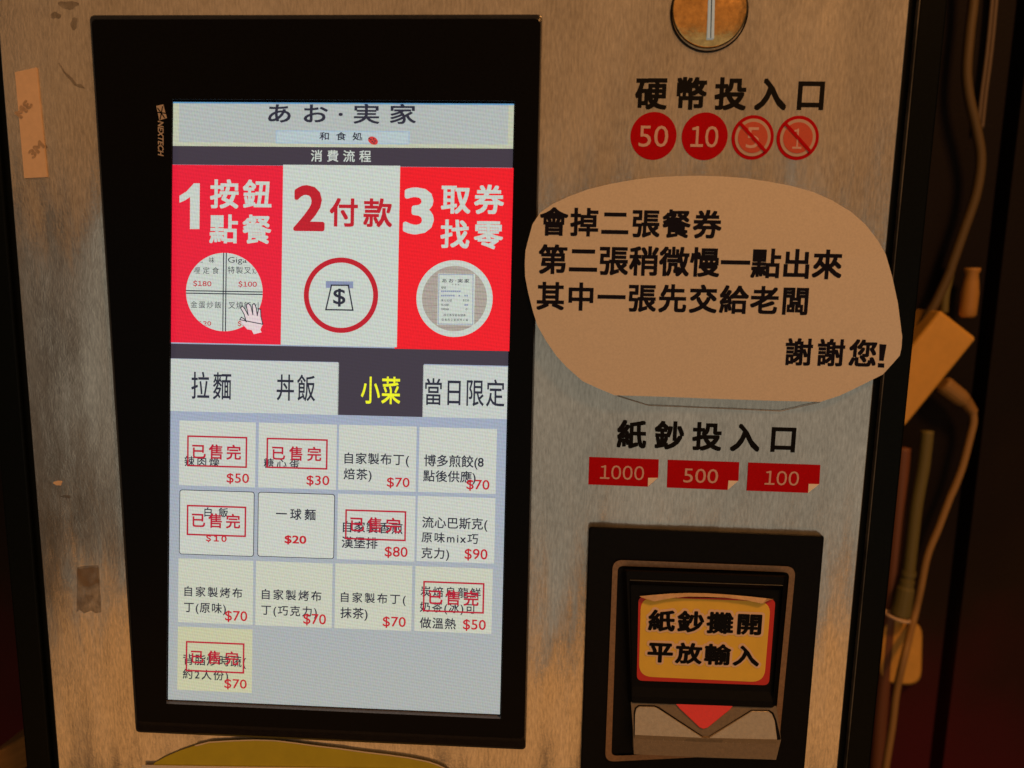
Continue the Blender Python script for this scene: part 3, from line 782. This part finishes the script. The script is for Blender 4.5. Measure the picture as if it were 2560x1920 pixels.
# black hood: a raised block with an overhanging brow and a recessed sticker field
HD = -0.012
mb = MB()
ho = z('G', (366, 330), (1470, 372), (1392, 1262), (405, 1228))
mb.loops([rquad(ho, 0.002, PA), rquad(ho, 0.002, HD+0.003), rquad(inset(ho, 9, 4, 9, 3), 0.0015, HD), rquad(z('G', (410, 405), (1440, 442), (1375, 1215), (425, 1180)), 0.001, HD),
          rquad(z('G', (420, 432), (1430, 470), (1372, 1150), (428, 1115)), 0.001, HD+0.0025)], BLACK)
mb.build('hood', acceptor, bevel=0.0005)
PH = Plane(HD-0.0004); mb = MB()  # lighter strip along the brow, a painted edge highlight
mb.slab(PH, z('G', (412, 399), (1440, 436), (1440, 441), (412, 406)), mat('ridge_highlight', (0.035, 0.03, 0.022), 0.3), 0.0003, 0.0007)
mb.build('brow_highlight', acceptor, bevel=0.0002)
# beige chute: recessed slope, two raised cheeks, red arrow, front lip
zc = PAs.uv(z('G', (900, 1225)))[1]
PB = Plane(-0.0115, tz=0.22, z0=zc)
mb = MB()
back = z('G', (420, 1208), (1395, 1245), (1425, 1470), (1392, 1604), (441, 1568), (435, 1400))
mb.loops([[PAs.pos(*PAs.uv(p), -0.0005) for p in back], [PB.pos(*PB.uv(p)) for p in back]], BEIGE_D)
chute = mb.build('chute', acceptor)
PCk = Plane(-0.0124, tz=0.26, z0=zc)
def raised(name, pts, M, top, base_h, bev, drop=0.0):
    mb = MB(); uv = [top.uv(p) for p in pts]
    mb.loops([[PB.pos(u, v, -0.0001) for u, v in uv], [top.pos(u, v) for u, v in uv]], M)
    return mb.build(name, acceptor, bevel=bev)
grv = MB()
outl = z('G', (442, 1430), (440, 1290), (448, 1256), (470, 1238), (580, 1240), (610, 1252), (905, 1448), (940, 1448), (1225, 1270), (1345, 1270), (1375, 1290), (1395, 1340), (1424, 1468), (1410, 1470), (905, 1462), (442, 1437))
Pg = Plane(-0.0118, tz=0.22, z0=zc)
grv.loops([[PB.pos(*PB.uv(p), 0.0) for p in outl], [Pg.pos(*Pg.uv(p)) for p in outl]], INK); grv.build('groove', acceptor)
raised('cheek', z('G', (447, 1438), (449, 1300), (456, 1266), (475, 1250), (575, 1252), (600, 1262), (896, 1456), (900, 1458)), BEIGE, PCk, 0, 0.0008)
raised('cheek', z('G', (945, 1460), (950, 1455), (1230, 1280), (1340, 1281), (1366, 1302), (1383, 1345), (1400, 1470)), BEIGE, PCk, 0, 0.0008)
mb = MB()
lip_t = z('G', (447, 1436), (905, 1456), (1400, 1470)); lip_b = z('G', (441, 1566), (915, 1590), (1390, 1603))
Pl = Plane(-0.0125)
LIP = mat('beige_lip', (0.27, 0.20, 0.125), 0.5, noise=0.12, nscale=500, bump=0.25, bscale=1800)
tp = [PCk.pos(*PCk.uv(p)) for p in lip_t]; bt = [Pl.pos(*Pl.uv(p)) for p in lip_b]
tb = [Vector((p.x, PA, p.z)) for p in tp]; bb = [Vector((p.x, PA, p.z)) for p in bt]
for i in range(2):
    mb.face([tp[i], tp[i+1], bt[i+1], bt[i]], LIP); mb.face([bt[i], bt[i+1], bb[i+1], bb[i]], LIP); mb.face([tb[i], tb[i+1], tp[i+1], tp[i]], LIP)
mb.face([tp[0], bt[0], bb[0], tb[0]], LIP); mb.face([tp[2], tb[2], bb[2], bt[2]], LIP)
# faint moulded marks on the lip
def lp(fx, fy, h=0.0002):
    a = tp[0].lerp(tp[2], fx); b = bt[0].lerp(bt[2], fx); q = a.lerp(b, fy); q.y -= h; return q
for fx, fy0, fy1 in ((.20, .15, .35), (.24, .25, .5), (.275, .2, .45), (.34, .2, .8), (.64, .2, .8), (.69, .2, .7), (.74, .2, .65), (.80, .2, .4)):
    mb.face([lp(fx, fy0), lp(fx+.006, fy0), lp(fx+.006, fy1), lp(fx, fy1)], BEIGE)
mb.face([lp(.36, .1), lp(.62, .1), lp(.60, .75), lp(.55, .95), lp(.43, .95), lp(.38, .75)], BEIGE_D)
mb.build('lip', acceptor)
PR = Plane(-0.0126, tz=0.22, z0=zc)
uv = [PR.uv(p) for p in z('G', (715, 1226), (1112, 1238), (1085, 1270), (935, 1392), (905, 1400), (880, 1390), (745, 1262))]
mb = MB(); mb.loops([[PB.pos(u, v, -0.0001) for u, v in uv], [PR.pos(u, v) for u, v in uv]], ARROW); mb.build('arrow', acceptor, bevel=0.0005)
adopt(machine)

# ------------------------------------------------------------------ stickers and papers on the machine
# instruction sticker on the hood
PS = Plane(HD+0.0025)
st_o = z('G', (472, 512), (1388, 530), (1344, 1106), (460, 1074))
mb = MB()
o1 = rquad(st_o, 0.0035, HD+0.0024, 6); o2 = rquad(st_o, 0.0035, HD+0.0020, 6)
mb.loops([o1, o2], STICK_RED)
st_i = z('G', (488, 516), (1357, 545), (1312, 1086), (474, 1046))
mb.loops([rquad(st_i, 0.008, HD+0.0020, 8), rquad(st_i, 0.008, HD+0.00185, 8)], MUSTARD)
PS2 = Plane(HD+0.00175)
for s, tl, br in (('紙鈔攤開', (540, 595), (1290, 770)), ('平放輸入', (535, 808), (1275, 980))):
    text(mb, PS2, s, z('G', (tl[0]-16, tl[1]-16)), z('G', (br[0]+16, br[1]+16)), HALO, 0.0, 0.10, aspect=1.14)
    text(mb, PS2, s, z('G', tl), z('G', br), INK, 0.0003, 0.036, aspect=1.16)
# curled top edge of the sticker
cu = [(478, 510), (560, 502), (680, 492), (800, 488), (930, 490), (1060, 498), (1200, 510), (1330, 524), (1375, 530)]
lo = [(500, 522), (575, 545), (680, 524), (800, 512), (930, 514), (1060, 520), (1200, 538), (1300, 560), (1350, 534)]
CURL = mat('sticker_back', (0.62, 0.42, 0.25), 0.55, noise=0.15, nscale=300)
n = len(cu); Pu = Plane(HD+0.0012); Pv = Plane(HD-0.0006)
va = [Pu.pos(*Pu.uv(p)) for p in z('G', *cu)]; vb = [Pv.pos(*Pv.uv(p)) for p in z('G', *lo)]
mb.mesh(va+vb, [[i, i+1, n+i+1, n+i] for i in range(n-1)], CURL)
tag(mb.build('instruction_sticker', normals=False), 'mustard sticker with red border and bold black writing, top edge curling, above the banknote slot', 'sticker')

# the big cut-out paper notice; it leans on the monitor's raised frame, so its left side stands off the steel
nz0 = P0.uv(z('E', (1100, 700)))[1]; xL = P0.uv(z('E', (68, 545)))[0]; xR = P0.uv(z('E', (2073, 940)))[0]
PN = Plane(-0.0085, tx=0.0056/(xR-xL), tz=0.010, x0=xL, z0=nz0)
no = [(68, 545), (72, 480), (90, 410), (110, 340), (150, 280), (215, 235), (300, 195), (400, 158), (520, 128), (650, 105), (760, 92), (880, 86), (1000, 84), (1120, 88), (1240, 97), (1360, 115), (1480, 137), (1600, 170), (1700, 215), (1800, 275), (1880, 345), (1945, 430), (1985, 500), (2020, 620), (2050, 760), (2073, 940), (2069, 1000), (2060, 1040), (2020, 1085), (1970, 1140), (1900, 1175), (1800, 1225), (1740, 1253), (1640, 1285), (1400, 1280), (1100, 1270), (800, 1258), (545, 1250), (450, 1210), (375, 1175), (290, 1100), (235, 1040), (180, 960), (135, 880), (110, 800), (85, 700), (70, 620)]
mb = MB(); mb.slab(PN, z('E', *no), PAPER, 0.0004, 0.0004)
for s, tl, br in (('會掉二張餐券', (150, 250), (1110, 420)), ('第二張稍微慢一點出來', (143, 447), (1748, 636)), ('其中一張先交給老闆', (133, 645), (1568, 826)), ('謝謝您', (1457, 945), (1930, 1101))):
    text(mb, PN, s, z('E', tl), z('E', br), PAPER_INK, 0.0005, 0.026)
for q in ([(1952, 978), (1990, 981), (1974, 1068), (1950, 1066)], [(1944, 1079), (1978, 1081), (1977, 1104), (1943, 1102)]):
    mb.sheet_uv(PN, [PN.uv(p) for p in z('E', *q)], PAPER_INK, 0.0005)
notice = mb.build('paper_notice')
tag(notice, 'speech-bubble shaped cream paper notice with bold black writing beside the screen', 'paper notice')
# clear film under the notice
FILM = bpy.data.materials.new('clear_film'); FILM.use_nodes = True
nt = FILM.node_tree; nt.nodes.remove(nt.nodes['Principled BSDF'])
t = nt.nodes.new('ShaderNodeBsdfTransparent'); t.inputs[0].default_value = (0.985, 0.98, 0.97, 1); g = nt.nodes.new('ShaderNodeBsdfGlossy'); g.inputs['Roughness'].default_value = 0.3
mx = nt.nodes.new('ShaderNodeMixShader'); mx.inputs[0].default_value = 0.02
nt.links.new(t.outputs[0], mx.inputs[1]); nt.links.new(g.outputs[0], mx.inputs[2]); nt.links.new(mx.outputs[0], nt.nodes['Material Output'].inputs[0])
PFm = Plane(-0.0012)
mb = MB(); fo = [(560, 1150), (560, 1255), (725, 1305), (1080, 1320), (1430, 1335), (1640, 1287), (1640, 1150)]
mb.sheet_uv(PFm, [PFm.uv(p) for p in z('E', *fo)], FILM, 0)
q = [Vector(PFm.uv(p)) for p in z('E', *fo)]
for i in range(1, 5):
    a, b = q[i], q[i+1]; d = (b-a).normalized(); nn = Vector((-d.y, d.x))*0.0002
    mb.face([PFm.pos(*(a-nn), .0001), PFm.pos(*(b-nn), .0001), PFm.pos(*(b+nn), .0001), PFm.pos(*(a+nn), .0001)], mat('film_edge', (0.40, 0.34, 0.27), 0.5))
mb.build('clear_film', notice, normals=False)

# yellow paper at the bottom, its crest tucked under the monitor
PY = Plane(-0.0012)
yo = [(165, 430), (175, 415), (230, 385), (300, 355), (380, 328), (450, 310), (560, 303), (680, 299), (780, 302), (880, 314), (980, 328), (1100, 342), (1230, 360), (1350, 374), (1450, 388), (1550, 408), (1600, 425), (1640, 445), (1700, 500), (1760, 600), (60, 600), (100, 470)]
mb = MB(); mb.slab(PY, z('I', *yo), OLIVE, 0.0004, 0.0004)
ed = z('I', *yo[4:18]); q = [Vector(PY.uv(p)) for p in ed]
EDGE = mat('paper_edge', (0.75, 0.58, 0.36), 0.6)
for i in range(len(q)-1):
    a, b = q[i], q[i+1]; d = (b-a).normalized(); nn = Vector((-d.y, d.x))*0.00045
    mb.face([PY.pos(*(a-nn), .0006), PY.pos(*(b-nn), .0006), PY.pos(*(b+nn), .0006), PY.pos(*(a+nn), .0006)], EDGE)
ye = mb.build('yellow_paper'); tag(ye, 'round-topped olive yellow paper stuck to the steel below the screen', 'paper')
PY2 = Plane(-0.0020)
mb = MB(); mb.slab(PY2, z('I', (112, 426), (600, 434), (1120, 441), (1400, 446), (1400, 620), (100, 620)), PAPER, 0.0005, 0.0004)
sl = mb.build('paper_strip'); tag(sl, 'pale paper strip along the bottom, lying over the yellow paper', 'paper')

# strip of foam tape with printed marks
mb = MB(); mb.slab(P0, z('L1', (95, 430), (222, 402), (285, 1050), (150, 1057)), TAPE, 0.0009, 0.0009)
text_on(mb, P0, '3M', z('L1', (205, 625)), z('L1', (135, 708)), z('L1', (160, 590)), TAPE_INK, 0.001, 0.05)
text_on(mb, P0, '3M', z('L1', (205, 945)), z('L1', (277, 870)), z('L1', (170, 905)), TAPE_INK, 0.001, 0.05)
tag(mb.build('tape_strip'), 'long tan strip of foam tape with printed marks, on the steel left of the screen', 'tape')
mb = MB(); mb.slab(P0, z('L3', (458, 470), (500, 462), (582, 458), (590, 560), (600, 735), (570, 742), (540, 725), (500, 742), (470, 720), (455, 735), (456, 600)), FILMY, 0.0003)
mb.slab(P0, z('L3', (460, 482), (585, 470), (588, 560), (530, 585), (470, 575)), FILMY2, 0.0006)
tag(mb.build('tape_scrap'), 'short torn brown tape scrap low on the left of the steel', 'tape')

# ------------------------------------------------------------------ cables and plugs on the wall behind, at the right
def at(k, x, y, dep): return hit(z(k, (x, y)), dep)
IVORY = mat('yellowed_plastic', (0.78, 0.42, 0.075), 0.5, noise=0.08, nscale=60)
CORD = mat('tan_cord', (0.36, 0.20, 0.06), 0.55)
GREEN = mat('olive_cord', (0.16, 0.13, 0.035), 0.6)
GREY = mat('grey_cord', (0.16, 0.11, 0.07), 0.6)
BROWNP = mat('brown_pipe', (0.20, 0.075, 0.035), 0.55)
YB = 0.315
q = [at('R2', *p, YB) for p in ((690, 415), (905, 583), (478, 1108))]; q.append(q[0]+q[2]-q[1])
mb = MB(); back = [Vector((p.x, WALL_Y, p.z)) for p in q]
ctr = (q[0]+q[2])/2
mb.loops([back, [p+Vector((0, .002, 0)) for p in q], [p.lerp(ctr, 0.02)+Vector((0, -.001, 0)) for p in q]], IVORY)
tag(mb.build('power_strip', bevel=0.003), 'yellowed tilted power strip on the wall right of the machine', 'power strip')
def lathe(mb, a, b, prof, M, n=16):
    d = (b-a); L = d.length; d.normalize(); u = d.cross(Vector((0, 1, 0))).normalized(); v = d.cross(u)
    mb.loops([[a+d*(t*L)+u*r*math.cos(2*math.pi*i/n)+v*r*math.sin(2*math.pi*i/n) for i in range(n)] for t, r in prof], M, cap0=True)
Y3 = 0.335
plug = empty('power_plug', at('R2', 700, 850, Y3)); tag(plug, 'tan plug with ribbed neck and long cord leaving the power strip', 'plug')
mb = MB(); a, b = at('R2', 700, 850, Y3), at('R2', 835, 955, Y3)
lathe(mb, a, b, ((0, .0078), (.1, .0092), (.75, .0086), (1.0, .0070)), CORD)
mb.build('plug_body', plug, smooth=False, bevel=0.002)
mb = MB(); a2 = at('R2', 888, 1025, Y3); prof = []
for i in range(5): prof += [(i/5, .0066-.0004*i), (i/5+.1, .0066-.0004*i), (i/5+.11, .0046-.0002*i), (i/5+.19, .0046-.0002*i)]
lathe(mb, b, a2, prof, CORD); mb.build('strain_relief', plug)
pts = [at('R2', 880, 1015, Y3), at('R2', 885, 1080, Y3), at('R2', 862, 1180, Y3), at('R2', 820, 1340, Y3), at('R2', 775, 1460, Y3), at('R3', 740, 70, Y3), at('R3', 680, 230, Y3), at('R3', 612, 400, Y3), at('R3', 575, 580, Y3), at('R3', 535, 760, Y3), at('R3', 480, 980, Y3-.03), at('R3', 430, 1200, Y3-.03), at('R3', 405, 1400, Y3-.03), at('R3', 370, 1620, Y3-.03), at('R3', 345, 1800, Y3-.03), at('R3', 330, 2100, Y3-.03)]
tube('cord', pts, 0.0037, CORD, plug)
adopt(plug)
pts = [at('R1', 900, -300, Y3), at('R1', 885, 0, Y3), at('R1', 862, 200, Y3), at('R1', 845, 420, Y3), at('R1', 860, 580, Y3), at('R1', 905, 780, Y3), at('R1', 928, 950, Y3), at('R1', 900, 1150, Y3), at('R1', 830, 1360, Y3), at('R1', 760, 1560, Y3), at('R2', 740, 200, Y3), at('R2', 690, 310, Y3), at('R2', 645, 400, Y3), at('R2', 560, 540, Y3)]
o = tube('wall_cable', pts, 0.0046, mat('tan_brown_cable', (0.12, 0.075, 0.024), 0.6)); tag(o, 'thick tan cable hanging in a bend down to the power strip', 'cable')
pts = [at('R2', 770, 100, Y3+.01), at('R2', 735, 250, Y3+.01), at('R2', 718, 330, Y3+.01), at('R2', 710, 430, Y3+.01)]
o = tube('short_cable', pts, 0.0040, GREEN); tag(o, 'short olive cable entering the top of the power strip', 'cable')
for dx, lab in ((0, 'thin grey wire running straight down the wall, inner one of a pair'), (24, 'thin grey wire running straight down the wall, outer one of a pair')):
    pts = [at('R1', 1020+dx-12, -200, .352), at('R1', 1003+dx-12, 50, .352), at('R1', 975+dx-12, 330, .352), at('R1', 945+dx-12, 560, .352), at('R1', 922+dx-10, 760, .352)]
    o = tube('thin_wire', pts, 0.0018, GREY); tag(o, lab, 'wire', 'pair of thin wires on the wall')
mb = MB(); lathe(mb, at('R2', 880, 165, Y3), at('R2', 850, 458, Y3), ((0, .0072), (.06, .0072), (.12, .0058), (.3, .0070), (.5, .0080), (.8, .0078), (.95, .0076), (1, .0055)), mat('tan_switch', (0.48, 0.24, 0.05), 0.55))
tag(mb.build('cord_switch', smooth=True), 'tan bottle-shaped cord switch hanging above the power strip', 'switch')
pipe = [at('R2', 470, 1230, .34), at('R2', 452, 1480, .34), at('R3', 400, 600, .34), at('R3', 340, 1250, .34), at('R3', 310, 1659, .34), at('R3', 285, 2000, .34)]
o = tube('wall_pipe', pipe, 0.0075, BROWNP); tag(o, 'reddish brown pipe running down the wall beside the cabinet edge', 'pipe')
oc = empty('olive_plug', at('R3', 430, 950, .33)); tag(oc, 'olive corded plug seated in a round-cornered tan socket box', 'plug')
pts = [at('R2', 612, 1130, .325), at('R2', 588, 1340, .325), at('R2', 548, 1560, .325), at('R3', 525, 280, .325), at('R3', 500, 500, .325)]
tube('cord', pts, 0.0062, GREEN, oc)
mb = MB(); lathe(mb, at('R3', 503, 488, .325), at('R3', 450, 755, .325), ((0, .0070), (.1, .0074), (.11, .0064), (.2, .0064), (.21, .0074), (.34, .0074), (.40, .0088), (.95, .0100), (1, .0090)), GREEN); mb.build('plug_body', oc)
adopt(oc)
sb = empty('socket_box', at('R3', 450, 980, .34)); tag(sb, 'tan rounded socket box low on the wall behind the hanging cord', 'socket box')
bx = z('R3', (352, 765), (585, 790), (575, 1175), (318, 1150))
mb = MB(); mb.loops([rquad(bx, 0.018, WALL_Y), rquad(bx, 0.018, 0.338), rquad(inset(bx, 4, 4, 4, 4), 0.016, 0.334)], IVORY); mb.build('box_body', sb)
rimc = at('R3', 430, 760, .325); mb = MB()
ln = [rimc + Vector((math.cos(a)*.0125, math.sin(a)*.010, -math.cos(a)*.0035)) for a in [i*math.pi/12 for i in range(24)]]
tor = []
for i, p in enumerate(ln):
    tor.append([p + (p-rimc).normalized()*(.0016*math.cos(b)) + Vector((0, 0, 1))*(.0016*math.sin(b)) for b in [j*math.pi/4 for j in range(8)]])
for i in range(24):
    a, b = tor[i], tor[(i+1) % 24]
    for j in range(8): mb.face([a[j], a[(j+1) % 8], b[(j+1) % 8], b[j]], TAPE)
mb.build('socket_rim', sb)
adopt(sb)

# ------------------------------------------------------------------ wooden crate edge at the lower left
WOODM = mat('tan_wood', (0.46, 0.24, 0.075), 0.55, noise=0.2, nscale=30, stretch=(1, 1, 6))
a, b = at('L3', -150, 1640, .10), at('L3', 160, 1408, .30)
crate = empty('wooden_rail', (a.x, .2, 0)); tag(crate, 'tan wooden rail and side board behind the lower left of the cabinet', 'rail')
mb = MB(); th = Vector((0, 0, -.030)); dp = Vector((.02, .06, 0))
mb.loops([[a, b, b+dp, a+dp], [a+th, b+th, b+dp+th, a+dp+th]], WOODM, cap0=True); mb.build('top_rail', crate, bevel=0.003)
mb = MB(); a2, b2 = a+th+Vector((.004, .01, -.0005)), b+th+Vector((.004, .01, -.0005)); lo = Vector((0, 0, -1))
za = a2.z; zb_ = b2.z
mb.loops([[a2, b2, b2+Vector((.01, .03, 0)), a2+Vector((.01, .03, 0))], [Vector((p.x, p.y, 0)) for p in (a2, b2, b2+Vector((.01, .03, 0)), a2+Vector((.01, .03, 0)))]], mat('dull_board', (0.20, 0.12, 0.06), 0.6, noise=0.25, nscale=40), cap0=True); mb.build('side_board', crate)
adopt(crate)
